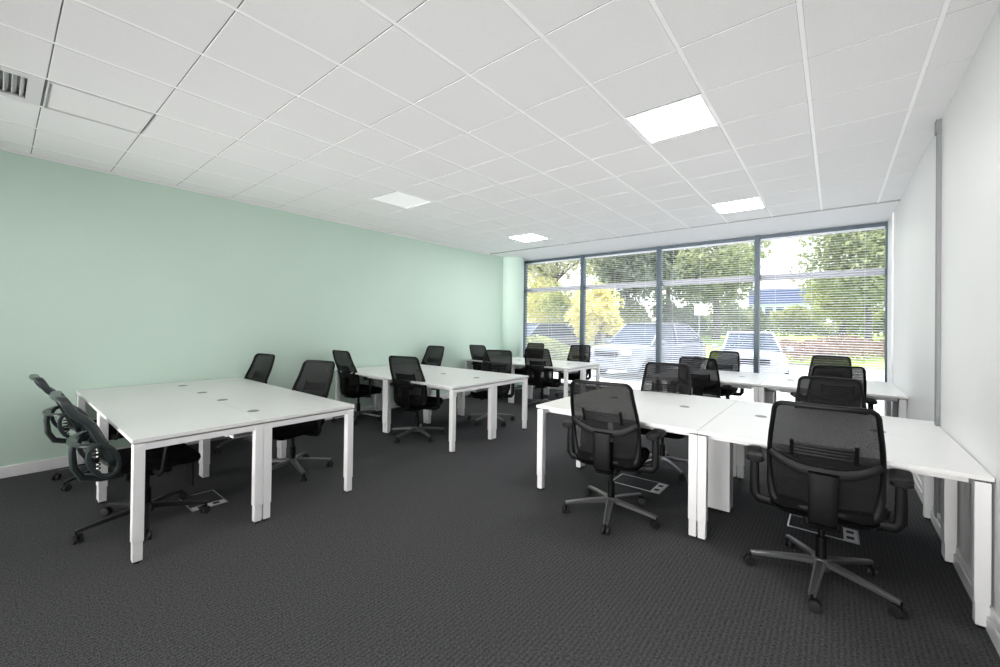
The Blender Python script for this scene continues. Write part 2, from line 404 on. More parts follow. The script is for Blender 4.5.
# ------------------------------------------------------------------ desks
DZ = .742
def bench(name_label, x0, x1, y0, y1, closed_top=False, riser=False):
    cx, cy = (x0+x1)/2, (y0+y1)/2
    t = empty('bench_desk', (cx, cy, 0)); tag(t, name_label, 'desk', 'white four person bench desks')
    hx, hy = (x1-x0)/2, (y1-y0)/2
    th = .024
    for sx in (-1, 1):
        for sy in (-1, 1):
            m = MB(); m.b2(*sorted((sx*.0015, sx*hx)), *sorted((sy*.0006, sy*hy)), DZ-th, DZ, .002)
            m.build('desktop', M['desk_top'], t)
    zt = DZ-th-.010
    LW = .056
    def leg(x, y, wx=LW, wy=LW, split=None):
        m = MB(); m.b2(x-wx/2, x+wx/2, y-wy/2, y+wy/2, .125, zt, .004)
        m.b2(x-wx/2+.004, x+wx/2-.004, y-wy/2+.004, y+wy/2-.004, .014, .125, .003)
        lg = m.build('leg', M['desk_metal'], t)
        MB().lathe([(.018, 0.0), (.02, .006), (.012, .014)], (x, y, 0), 12).build('foot', M['black_rubber'], lg)
    ix = hx-.035; iy = hy-.035
    for sx in (-1, 1):
        leg(sx*ix, -iy); leg(sx*ix, iy)
        leg(sx*ix, -LW/2-.001); leg(sx*ix, LW/2+.001)
    for sy in (-1, 1):
        leg(-LW/2-.001, sy*iy); leg(LW/2+.001, sy*iy)
    leg(-LW/2-.001, 0, LW, .06); leg(LW/2+.001, 0, LW, .06)
    # beams under the tops
    for x in (-ix, 0, ix):
        MB().b2(x-LW/2+.003, x+LW/2-.003, -iy+LW/2, iy-LW/2, zt-.04, zt-.001, .003).build('cross_beam', M['desk_metal'], t)
    for sy in (-1, 1):
        for sx in (-1, 1):
            xa, xb = sorted((sx*(LW+.002), sx*(ix-LW/2)))
            MB().b2(xa, xb, sy*(iy-.10)-.02, sy*(iy-.10)+.02, zt-.04, zt-.001, .003).build('long_beam', M['desk_metal'], t)
    for sx in (-1, 1):
        m = MB(); xa, xb = sorted((sx*.16, sx*(hx-.2)))
        m.b2(xa, xb, -.13, .13, zt-.115, zt-.112); m.b2(xa, xb, -.133, -.13, zt-.115, zt-.06); m.b2(xa, xb, .13, .133, zt-.115, zt-.06)
        for q in (xa+.1, (xa+xb)/2, xb-.1): m.b2(q-.012, q+.012, .1335, .155, zt-.115, zt); m.b2(q-.012, q+.012, -.155, -.1335, zt-.115, zt)
        m.build('cable_tray', M['desk_metal'], t)
    for gx in (-hx+.36, -.30, .27, hx-.36):
        gm = MB(); gm.lathe([(.040, DZ-.001), (.042, DZ+.0015), (.036, DZ+.003), (.030, DZ+.0015)], (gx, .055, 0), 24)
        go = gm.build('grommet', M['grommet'], t)
        MB().lathe([(.029, DZ+.001), (.029, DZ+.0028)], (gx, .055, 0), 20).build('grommet_cap', M['grommet'], go)
    if riser:
        m = MB(); m.b2(-.10, .10, -.20, -.06, .02, zt-.12, .003)
        for zz in (.12, .3, .48): m.lathe([(.006, -.102), (.006, -.1)], (0, -.16, zz), 8, 'X')
        m.build('cable_riser', M['desk_metal'], t)
    return t
bL = (-5.835, -3.18, .51, 1.95); bM = (-5.82, -3.29, 3.22, 4.68); b3 = (-5.78, -3.42, 5.96, 7.22); bR = (-2.03, .596, 3.01, 4.54); bR2 = (-2.05, .596, 6.0, 7.48)
bench('white bench desk at the left front, nearest the camera along the green wall', *bL)
bench('middle white bench desk against the green wall, behind the left front one', *bM)
bench('farthest white bench desk by the green column and windows', *b3)
bench('large white bench desk at the right front, touching the white wall', *bR, riser=True)
bench('white bench desk beside the windows, touching the white wall', *bR2, riser=True)

# floor boxes
def floor_box(x0, x1, y0, y1, label, side=1):
    t = empty('floor_box', ((x0+x1)/2, (y0+y1)/2, 0)); tag(t, label, 'floor box', 'floor power boxes')
    hx, hy, w = (x1-x0)/2, (y1-y0)/2, .010
    m = MB()
    for a in ((-hx, -hx+w, -hy, hy), (hx-w, hx, -hy, hy), (-hx+w, hx-w, -hy, -hy+w), (-hx+w, hx-w, hy-w, hy)): m.b2(a[0], a[1], a[2], a[3], 0.0005, .005, .001)
    m.build('box_frame', M['alu'], t)
    lx = hx-w-.075
    MB().b2(-hx+w, lx, -hy+w, hy-w, .0005, .004).build('lid', M['carpet'], t)
    p = MB().b2(lx+.002, hx-w, -hy+w, hy-w, .0005, .004).build('outlet_plate', M['outlet'], t)
    for q in (-1, 1): MB().b2(lx+.018, hx-w-.016, q*hy*.42-.022, q*hy*.42+.022, .004, .0052).build('outlet_opening', M['black_rubber'], p)
floor_box(-4.11, -3.75, .95, 1.19, 'floor power box under the left front desk behind the nearest loop chair')
floor_box(-1.60, -1.16, 3.62, 3.88, 'floor power box in front of the mesh chair at the right front desk')
floor_box(-.26, .14, 3.66, 3.90, 'floor power box behind the large chair nearest the white wall')

# ------------------------------------------------------------------ chairs
def rrect(hw, hd, r, n=6):
    out = []
    for cx, cy, a0 in ((hw-r, hd-r, 0), (-hw+r, hd-r, 90), (-hw+r, -hd+r, 180), (hw-r, -hd+r, 270)):
        for k in range(n+1):
            a = math.radians(a0+90*k/n); out.append((cx+r*math.cos(a), cy+r*math.sin(a)))
    return out
def cushion(hw, hd, z0, z1, cy, drop=.03, r=.09):
    m = MB(); rings = []
    h = z1-z0
    for ins, zz in ((.03, z0), (.008, z0+h*.15), (0, z0+h*.45), (.004, z0+h*.75), (.018, z0+h*.93), (.05, z1), (.13, z1+.002)):
        ring = []
        for x, y in rrect(hw-ins, hd-ins, max(.02, r-ins*.5)):
            z = zz
            f = max(0, (y-.02)/(hd))
            z -= drop*f*f
            z += .012*(x/hw)**2*(zz-z0)/h
            ring.append((x, y+cy, z))
        rings.append(ring)
    m.loft(rings); return m
def star_base(t, metal, R=.345, phase=0):
    MB().lathe([(.020, .135), (.036, .13), (.046, .115), (.048, .08), (.042, .07), (.02, .068)], n=20).build('hub', metal, t)
    for k in range(5):
        a = math.radians(phase+72*k); c, s = math.cos(a), math.sin(a)
        pts = []; rad = []
        for q in range(7):
            u = q/6; r = .03+(R-.03)*u
            z = .108-.034*u**1.3
            pts.append((c*r, s*r, z)); rad.append((.027-.010*u, .019-.007*u))
        MB().tube(pts, rad, 8, ref=(0, 0, 1), power=3.2).build('base_arm', metal, t)
        m = MB(); m.lathe([(.007, .05), (.007, .078)], (c*R, s*R, 0), 8)
        ca = a+.9+k*1.3
        ox, oy = c*R-.012*math.cos(ca), s*R-.012*math.sin(ca)
        rot = Matrix.Rotation(ca+PI/2, 3, 'Z')
        hood = []
        m.box((ox, oy, .042), (.012, .040, .030), .004, rot)
        cas = m.build('caster', M['plastic'], t)
        for sd in (-1, 1):
            w = MB(); w.lathe([(.020, -.009), (.027, -.008), (.029, 0), (.027, .008), (.020, .009)], (0, 0, 0), 16, 'X')
            off = rot @ Vector((sd*.017, 0, 0))
            w.v = [tuple((rot @ Vector(v))+off+Vector((ox, oy, .029))) for v in w.v]
            w.build('wheel', M['black_rubber'], cas)

# back surface shared by frame and mesh
BZ0, BH = .455, .585
def back_y(x, t, lean=.14):
    return -.185-lean*t**1.25+.028*math.sin(PI*min(1, t*1.35))+.55*x*x
def back_hw(t): return .226+.018*math.sin(PI*min(1, t*1.15))-.012*t*t
def back_outline(n=7, r=.045, ins=0.0):
    pts = []
    def edge(x, z): return (x, z)
    zt, zb = BZ0+BH-ins, BZ0+ins
    tl = (zt-BZ0)/BH
    hwt, hwb = back_hw(1)-ins, back_hw(0)-ins
    for k in range(n+1):                                   # top right corner
        a = PI/2*k/n; pts.append((hwt-r+r*math.cos(a), zt-r+r*math.sin(a)))
    for k in range(1, 6): pts.append((hwt-r-(2*(hwt-r))*k/6, zt))
    for k in range(n+1):
        a = PI/2+PI/2*k/n; pts.append((-hwt+r+r*math.cos(a), zt-r+r*math.sin(a)))
    for k in range(1, 8):
        z = zt-r+(zb+r-(zt-r))*k/8; pts.append((-(back_hw((z-BZ0)/BH)-ins), z))
    for k in range(n+1):
        a = PI+PI/2*k/n; pts.append((-hwb+r+r*math.cos(a), zb+r+r*math.sin(a)))
    for k in range(1, 6): pts.append((-hwb+r+(2*(hwb-r))*k/6, zb))
    for k in range(n+1):
        a = 3*PI/2+PI/2*k/n; pts.append((hwb-r+r*math.cos(a), zb+r+r*math.sin(a)))
    for k in range(1, 8):
        z = zb+r+((zt-r)-(zb+r))*k/8; pts.append(((back_hw((z-BZ0)/BH)-ins), z))
    return pts
def on_back(x, z, off=0): return (x, back_y(x, max(0, min(1, (z-BZ0)/BH)))+off, z)
def back_sheet(z0, z1, off=0, nz=18, nx=14, ins=.004, r=.036):
    zt, zb = BZ0+BH-ins, BZ0+ins
    z0, z1 = max(z0, zb), min(z1, zt)
    vs = []; fs = []
    for i in range(nz+1):
        z = z0+(z1-z0)*i/nz
        hw = back_hw((z-BZ0)/BH)-ins
        for zc, sg in ((zt-r, 1), (zb+r, -1)):
            d = (z-zc)*sg
            if d > 0: hw = hw-r+math.sqrt(max(0, r*r-d*d))
        for k in range(nx+1):
            x = -hw+2*hw*k/nx; vs.append(on_back(x, z, off))
    for i in range(nz):
        for k in range(nx): a = i*(nx+1)+k; fs.append((a, a+1, a+nx+2, a+nx+1))
    m = MB(); m.add(vs, fs, True); return m

def make_mesh_chair():
    t = empty('office_chair'); tag(t, 'x', 'chair', 'black mesh office chairs')
    star_base(t, M['base_metal'])
    MB().lathe([(.027, .12), (.027, .25), (.016, .252), (.016, .36)], n=16).build('gas_column', M['plastic'], t)
    m = MB(); m.box((0, -.02, .375), (.17, .26, .055), .015); m.box((0, -.155, .385), (.12, .10, .05), .015)
    mech = m.build('mechanism', M['plastic'], t)
    MB().tube([(.08, .03, .375), (.22, .03, .372), (.27, .03, .368)], [.006, .006, .012], 8).build('lever', M['plastic'], mech)
    cushion(.245, .238, .425, .495, .045).build('seat', M['seat_fabric'], t)
    sh = MB(); rings = []
    for ins, z in ((.06, .398), (.02, .405), (.006, .43)):
        rings.append([(x, y+.045, z-.03*max(0, (y-.02)/.238)**2) for x, y in rrect(.245-ins, .238-ins, .08)])
    sh.loft(rings); sh.build('seat_shell', M['plastic'], t)
    # back
    ol = back_outline()
    MB().tube([on_back(x, z) for x, z in ol], [(.012+.010*max(0, min(1, (.66-z)/.15)), .014) for x, z in ol], 8, closed=True, ref=(0, 1, 0), power=2.6).build('back_frame', M['plastic'], t)
    back_sheet(BZ0, BZ0+BH, 0).build('back_mesh', M['mesh'], t)
    pts = []; rad = []
    for k in range(15):
        u = -1+2*k/14; z = .665+.085*u*u*abs(u)**.3; x = u*(back_hw((z-BZ0)/BH)-.004)
        pts.append(on_back(x, z, -.020 if abs(u) < .95 else -.008)); rad.append((.020+.014*(1-abs(u)), .008))
    MB().tube(pts, rad, 8, ref=(0, 1, 0), power=3).build('back_yoke', M['plastic'], t)
    sp = [(0, -.13, .375), (0, -.19, .385), (0, -.235, .42), (0, -.250, .50), (0, -.252, .60), (0, -.255, .675)]
    MB().tube(sp, [(.018, .045), (.018, .055), (.016, .062), (.014, .064), (.012, .062), (.010, .066)], 12, ref=(1, 0, 0), power=4).build('spine', M['plastic'], t)
    lp = MB()
    for k in range(4):
        z = .765+.018*k
        lp.tube([on_back(-.13+.26*q/8, z, -.014) for q in range(9)], (.008, .006), 6, ref=(0, 1, 0), power=3)
    for x in (-.135, .135): lp.tube([on_back(x, .745, -.016), on_back(x, .84, -.016)], (.010, .007), 6, ref=(0, 1, 0), power=3)
    lp.build('lumbar_support', M['plastic'], t)
    for s in (-1, 1):
        m = MB()
        m.tube([(s*.10, -.02, .392), (s*.22, -.02, .392), (s*.305, -.02, .40), (s*.325, -.02, .43), (s*.327, -.022, .52), (s*.325, -.025, .65)],
               [(.026, .011), (.026, .012), (.026, .014), (.027, .013), (.025, .012), (.022, .011)], 10, ref=(0, 1, 0), power=3.4)
        a = m.build('armrest', M['plastic'], t)
        pm = MB(); rot = Matrix.Rotation(s*math.radians(-6), 3, 'Z')
        rings = []
        for ins, z in ((.012, .624), (.002, .630), (0, .652), (.006, .662), (.022, .666)):
            rings.append([tuple(rot @ Vector((x, y, 0))+Vector((s*.328, .0, z+.018-.004*abs(y/.12)))) for x, y in rrect(.047-ins, .122-ins, .03-ins*.5)])
        pm.loft(rings); pm.build('arm_pad', M['pad'], a)
    return t

def make_loop_chair():
    t = empty('loop_chair'); tag(t, 'x', 'chair', 'slate framed loop back chairs')
    star_base(t, M['dark_base'], R=.36, phase=0)
    MB().lathe([(.027, .12), (.027, .24), (.016, .242), (.016, .36)], n=16).build('gas_column', M['plastic'], t)
    m = MB(); m.box((0, .0, .372), (.18, .26, .06), .015)
    m.box((.0, .25, .30), (.20, .012, .20), .005)
    mech = m.build('mechanism', M['plastic'], t)
    cushion(.245, .24, .42, .49, .04).build('seat', M['seat_fabric'], t)
    # leaning back with an S bend near the top
    def by(z, x=0): 
        u = (z-.45)/.52
        return -.215-.20*u-.028*math.tanh((u-.72)*14)*1.0-.02+.50*x*x
    ol = []
    zt, zb, r = .955, .50, .05
    def hw(z): return .225-.02*((z-.5)/.5)
    for k in range(7): a = PI/2*k/6; ol.append((hw(zt)-r+r*math.cos(a), zt-r+r*math.sin(a)))
    for k in range(1, 6): ol.append((hw(zt)-r-2*(hw(zt)-r)*k/6, zt))
    for k in range(7): a = PI/2+PI/2*k/6; ol.append((-hw(zt)+r+r*math.cos(a), zt-r+r*math.sin(a)))
    for k in range(1, 14): z = zt-r+(zb+r-zt+r)*k/14; ol.append((-hw(z), z))
    for k in range(7): a = PI+PI/2*k/6; ol.append((-hw(zb)+r+r*math.cos(a), zb+r+r*math.sin(a)))
    for k in range(1, 6): ol.append((-hw(zb)+r+2*(hw(zb)-r)*k/6, zb))
    for k in range(7): a = 3*PI/2+PI/2*k/6; ol.append((hw(zb)-r+r*math.cos(a), zb+r+r*math.sin(a)))
    for k in range(1, 14): z = zb+r+(zt-r-zb-r)*k/14; ol.append((hw(z), z))
    MB().tube([(x, by(z, x), z) for x, z in ol], (.015, .024), 10, closed=True, ref=(0, 1, 0), power=2.8).build('back_frame', M['glossy_plastic'], t)
    vs = []; fs = []; nz, nx = 16, 12
    for i in range(nz+1):
        z = zb+.006+(zt-zb-.012)*i/nz; h = hw(z)-.008
        for zc, sg in ((zt-r, 1), (zb+r, -1)):
            d = (z-zc)*sg
            if d > 0: h = h-r+math.sqrt(max(0, r*r-d*d))
        for k in range(nx+1): x = -h+2*h*k/nx; vs.append((x, by(z, x), z))
    for i in range(nz):
        for k in range(nx): a = i*(nx+1)+k; fs.append((a, a+1, a+nx+2, a+nx+1))
    MB().add(vs, fs, True).build('back_mesh', M['mesh'], t)
    # band that wraps behind the back from side to side
    pts = []; rad = []
    for k in range(17):
        a = PI*k/16; x = .235*math.cos(a); y = by(.66, .2)-.0-.115*math.sin(a)**.8
        pts.append((x, y, .655-.012*math.sin(a))); rad.append((.022, .010))
    MB().tube(pts, rad, 10, ref=(0, 1, 0.0) if False else (0, 0, 1), power=2.8).build('back_loop', M['glossy_plastic'], t)
    o = COL.objects[-1] if False else None
    # side loops below the band
    for s in (-1, 1):
        lp = []
        for k in range(20):
            a = 2*PI*k/20
            lp.append((s*(.232), by(.55, .2)-.03+.068*math.cos(a)-.05*math.sin(a)*.5, .545+.105*math.sin(a)))
        MB().tube(lp, (.014, .017), 10, closed=True, ref=(1, 0, 0), power=2.6).build('side_loop', M['glossy_plastic'], t)
        m = MB(); m.tube([(s*.12, .02, .385), (s*.24, .02, .39), (s*.285, .03, .42), (s*.29, .05, .60)], [(.022, .012)]*4, 10, ref=(0, 1, 0), power=3)
        a = m.build('armrest', M['plastic'], t)
        MB().tube([(s*.29, -.03, .635), (s*.292, .03, .63), (s*.29, .15, .622)], [(.034, .014), (.038, .015), (.03, .012)], 10, ref=(0, 0, 1), power=3).build('arm_pad', M['pad'], a)
    yb = by(.66, .2)-.115
    MB().tube([(0, yb+.008, .655), (0, yb+.004, .58), (0, yb+.012, .48), (0, yb+.05, .405), (0, yb+.14, .375), (0, -.05, .372)],
              [(.075, .016), (.07, .018), (.06, .02), (.05, .022), (.045, .02), (.04, .017)], 10, ref=(0, 1, 1), power=3).build('spine', M['glossy_plastic'], t)
    m = MB(); pts = []
    for k in range(60):
        a = 2*PI*k/10; pts.append((.018*math.cos(a), yb+.12+.018*math.sin(a), .41+.16*k/60))
    m.tube(pts, .0045, 6); m.build('tension_spring', M['dark_base'], t)
    return t

proto = make_mesh_chair(); loopc = make_loop_chair()
# x, y of the hub, heading offset (0 = faces the windows, 180 = faces the camera end), label
CH = [
 (-.04, 2.68, 2, 49, 1, 'large black mesh chair nearest the camera, at the right front desk'),
 (-1.28, 2.68, 8, 0, 1, 'black mesh chair at the near side of the right front desk, left of its seam'),
 (-1.408, 4.62, 190, 30, 1, 'black mesh chair behind the right front desk, left of its centre seam'),
 (-.036, 4.60, 184, 10, .97, 'dark mesh chair behind the right front desk, directly beyond the nearest chair'),
 (-1.377, 5.75, 6, 50, 1, 'mesh chair on the near side of the window desk, left of the middle'),
 (.043, 5.68, 10, 20, 1, 'mesh chair on the near side of the window desk, closest to the white wall'),
 (-1.419, 7.72, 176, 0, 1, 'mesh chair against the windows behind the window desk, left one'),
 (-.032, 7.70, 172, 40, 1, 'mesh chair against the windows behind the window desk, beside the white wall'),
 (-4.135, 2.14, 194, 64, 1, 'black mesh chair behind the left front desk, nearer the aisle'),
 (-5.43, 2.12, 186, 20, 1, 'black mesh chair behind the left front desk, closer to the green wall'),
 (-5.493, 3.10, 0, 30, 1, 'black mesh chair at the near side of the middle desk, closest to the green wall'),
 (-4.052, 3.10, 14, 60, 1, 'black mesh chair at the near side of the middle desk, beside its open corner'),
 (-5.58, 5.05, 180, 15, 1, 'black mesh chair behind the middle desk, its back top against the green wall'),
 (-4.071, 4.98, 200, 55, 1, 'black mesh chair behind the middle desk, close to its aisle end'),
 (-5.38, 5.88, -4, 5, 1, 'black mesh chair at the near side of the farthest desk, closest to the green wall'),
 (-3.938, 5.82, 14, 35, 1, 'mesh chair at the near side of the farthest desk, close to its aisle end'),
 (-5.20, 7.70, 180, 25, 1, 'mesh chair between the farthest desk and the window by the green column'),
 (-4.096, 7.72, 184, 60, 1, 'mesh chair behind the farthest desk in front of the second window'),
]
BACK = .325
def place(o, x, y, a, ph, sz, lb, off):
    r_ = math.radians(a)
    o.location = (x-math.sin(r_)*off*sz, y+math.cos(r_)*off*sz, 0)
    o.rotation_euler = (0, 0, r_); o.scale = (sz, sz, sz); o['label'] = lb
    for c in kids(o):
        if c.name.split('.')[0] in ('base_arm', 'caster'): c.rotation_euler = (0, 0, math.radians(ph-a))
for k, (x, y, a, ph, sz, lb) in enumerate(CH):
    o = proto if k == 0 else copy_tree(proto)
    place(o, x, y, a, ph, sz, lb, BACK)
for k, (x, y, a, ph, lb) in enumerate([(-3.84, .70, 0, 62, 'slate framed chair with looped back at the near end of the left front desk'),
                                   (-5.22, .66, 2, 20, 'slate framed looped back chair at the left front desk, next to the green wall')]):
    o = loopc if k == 0 else copy_tree(loopc)
    place(o, x, y, a, ph, 1, lb, 0)

# ------------------------------------------------------------------ outdoors
GZ = -.12
g = MB(); g.b2(-70, 50, YW+.3, 24, GZ-.2, GZ); struct(g.build('ground', M['asphalt']), 'pale paved car park outside the windows')
gr = MB(); vs = []; nx, ny = 40, 14
for j_ in range(ny+1):
    for i_ in range(nx+1):
        x = -90+150*i_/nx; y = 22+78*j_/ny
        z = GZ+.02+min(1.0, (y-22)/14)*.85+.05*math.sin(x*.7)*math.cos(y*.4)*min(1, (y-22)/4)
        vs.append((x, y, z))
gr.add(vs, [(j_*(nx+1)+i_, j_*(nx+1)+i_+1, (j_+1)*(nx+1)+i_+1, (j_+1)*(nx+1)+i_) for j_ in range(ny) for i_ in range(nx)], True)
tag(gr.build('lawn', M['grass']), 'sunlit green grass bank beyond the car park', 'grass', kind='stuff')

def leaves(m, pts, size, rnd):
    for p in pts:
        s = size*rnd.uniform(.6, 1.3)
        a = Vector((rnd.gauss(0, 1), rnd.gauss(0, 1), rnd.gauss(0, 1))).normalized()
        b_ = a.orthogonal().normalized(); c = a.cross(b_)
        th = rnd.uniform(0, PI); u = b_*math.cos(th)+c*math.sin(th); v = a.cross(u)
        p = Vector(p)
        m.add([p-u*s, p-v*s*.55, p+u*s, p+v*s*.55], [(0, 1, 2, 3)], False)
def tree(name, label, x, y, z, H, crown_r, crown_z, leafm, n=5200, size=.16, trunk=.16, seed=1, sq=.85, blobs=26):
    rnd = random.Random(seed)
    t = empty(name, (x, y, z)); tag(t, label, 'tree', 'trees beyond the car park')
    tr = MB(); top = crown_z+crown_r*.3
    tr.tube([(0, 0, -.1), (.03, 0, H*.12), (-.03, .03, crown_z*.6), (.02, 0, top)], [trunk*1.3, trunk, trunk*.8, trunk*.35], 9, ref=(0, 1, 0))
    cs = []
    for k in range(blobs):
        while True:
            p = Vector((rnd.uniform(-1, 1), rnd.uniform(-1, 1), rnd.uniform(-1, 1)))
            if p.length < 1: break
        p = Vector((p.x*crown_r*.75, p.y*crown_r*.75, crown_z+p.z*crown_r*sq*.8)); cs.append((p, crown_r*rnd.uniform(.24, .42)))
    for p, r in cs[:9]:
        q = Vector((0, 0, crown_z*.62)); tr.tube([q, q.lerp(p, .5)+Vector((0, 0, .15)), p], [trunk*.45, trunk*.3, trunk*.1], 6, ref=(.2, 1, .1))
    tr.build('trunk', M['bark'], t)
    pts = []
    for k in range(n):
        p, r = cs[k % len(cs)]
        d = Vector((rnd.gauss(0, 1), rnd.gauss(0, 1), rnd.gauss(0, 1))).normalized()
        pts.append(p+d*r*rnd.random()**.4)
    m = MB(); leaves(m, pts, size, rnd); m.build('foliage', leafm, t, sharp=0)
    return t
def at(u, d):
    yaw = .6837; l = d*(u-500)/410.4
    return (-math.sin(yaw)*d+math.cos(yaw)*l, math.cos(yaw)*d+math.sin(yaw)*l)
TR = [
 # u, depth, H, crown r, crown z, leaf, label, n, size
 (868, 27, 9, 3.9, 4.9, 'leaf_green', 'large green tree with dark trunk on the grass near the right window edge', 8000, .17, 11),
 (842, 32, 7, 3.0, 3.0, 'leaf_olive', 'low yellow green tree in front of the large right one', 7000, .15, 31),
 (900, 36, 10, 4.6, 5.6, 'leaf_dark', 'dark green tree behind the large right one, at the white wall edge', 6000, .2, 12),
 (716, 30, 11, 4.4, 6.0, 'leaf_green', 'broad green tree left of the blue roofed building', 7000, .19, 13),
 (668, 34, 12, 4.6, 6.8, 'leaf_dark', 'tall dark tree behind the white sign', 6000, .2, 14),
 (628, 28, 11, 3.6, 5.6, 'leaf_dark', 'dark tree with pale gaps seen through the second window', 6000, .17, 15),
 (598, 20, 8, 1.7, 2.2, 'leaf_yellow', 'bright yellow autumn tree at the left edge of the second window', 6000, .11, 16),
 (545, 31, 6, 3.3, 2.3, 'leaf_yellow', 'bright yellow tree filling the leftmost window', 6500, .13, 17),
 (612, 38, 13, 5.0, 8.6, 'leaf_hazed', 'tall pale olive tree high up in the second window', 5500, .2, 18),
 (556, 34, 13, 5.2, 7.8, 'leaf_hazed', 'tall pale tree high above the yellow one in the leftmost window', 5500, .2, 19),
 (568, 27, 7, 2.2, 2.6, 'leaf_olive', 'low olive green tree beside the frame of the leftmost window', 4000, .13, 20),
]
def bank(y): return GZ+.02+max(0, min(1.0, (y-22)/14))*.85
for (u, d, H, cr, cz, lf, lb, n, sz, sd) in TR:
    x, y = at(u, d); tree('tree', lb, x, y, bank(y), H, cr, cz, M[lf], n, sz, trunk=.17 if d < 30 else .22, seed=sd)
def hedge(name, label, u0, d0, u1, d1, h, w, lf, n, size, seed, bumps=.3):
    rnd = random.Random(seed); a = Vector((*at(u0, d0), 0)); b_ = Vector((*at(u1, d1), 0))
    c = (a+b_)/2; t = empty(name, (c.x, c.y, bank(c.y)-.05)); tag(t, label, 'hedge', 'hedges outside')
    d = (b_-a); L_ = d.length; d.normalize(); s = Vector((-d.y, d.x, 0)); pts = []
    for k in range(n):
        q = rnd.uniform(-.5, .5)*L_; hh = h*(1-bumps*.5+bumps*math.sin(q*1.1+seed)*math.cos(q*.37))
        e = rnd.uniform(-1, 1); zz = rnd.random()**.6*hh*math.sqrt(max(.05, 1-e*e*.6))
        pts.append(d*q+s*e*w/2+Vector((0, 0, zz)))
    m = MB(); leaves(m, pts, size, rnd); m.build('foliage', M[lf], t, sharp=0)
    m = MB()
    for k in range(int(L_/1.2)):
        q = -L_/2+.6+k*1.2; p = d*q
        m.tube([(p.x, p.y, 0), (p.x+.05, p.y, h*.7)], [.03, .012], 5, ref=(0, 1, 0))
    m.build('stems', M['bark'], t)
hedge('hedge', 'low reddish brown hedge along the edge of the paving', 768, 17.5, 930, 22, .95, 2.6, 'leaf_brown', 7000, .09, 3)
hedge('hedge', 'yellow green hedge below the large right tree', 770, 40, 900, 36, 3.0, 2.0, 'leaf_olive', 6000, .2, 5, .4)
hedge('hedge', 'green bushes behind the white sign', 660, 34, 762, 40, 3.2, 2.4, 'leaf_green', 6000, .2, 6, .5)
hedge('hedge', 'pale bushes below the dark trees of the second window', 600, 27, 660, 30, 2.6, 2.2, 'leaf_olive', 5000, .15, 8, .5)
hedge('hedge', 'low green planting under the yellow tree of the leftmost window', 522, 15.5, 604, 15.0, 1.0, 1.2, 'leaf_olive', 4500, .07, 9, .5)

# long blue roofed building far off
x, y = at(790, 88)
t = empty('building', (x, y, .4), math.radians(8)); tag(t, 'long low building with a blue roof beyond the hedge', 'building')
MB().b2(-7, 12, 0, 14, 0, 6.4).build('wall', M['bld_wall'], t)
MB().prism([(-.8, 6.4), (14.8, 6.4), (12, 9.8), (2, 9.8)], -7.6, 12.6, 'X').build('roof', M['bld_blue'], t)
for k in range(9):
    MB().b2(-6.5+k*2, -5.1+k*2, -.06, .02, 3.2, 5.6).build('window', M['bld_win'], t)
# sign on a pole
x, y = at(699, 19)
t = empty('road_sign', (x, y, GZ), math.radians(30)); tag(t, 'blank white sign on a thin pole behind the parked cars', 'sign')
MB().tube([(0, 0, 0), (0, 0, 2.65)], .028, 8, ref=(0, 1, 0)).build('pole', M['pole'], t)
MB().box((0, -.035, 2.38), (.44, .02, .50), .006).build('sign_plate', M['sign'], t)
for u_, d_, lb in ((833, 34, 'thin grey lamp post on the grass in front of the hedge'), ):
    x, y = at(u_, d_); t = empty('lamp_post', (x, y, bank(y))); tag(t, lb, 'post')
    MB().tube([(0, 0, 0), (0, 0, 1.9)], .07, 8, ref=(0, 1, 0)).build('pole', M['pole'], t)
    MB().lathe([(.09, 1.9), (.14, 1.95), (.14, 2.15), (.05, 2.25)], n=12).build('lamp_head', M['sign'], t)

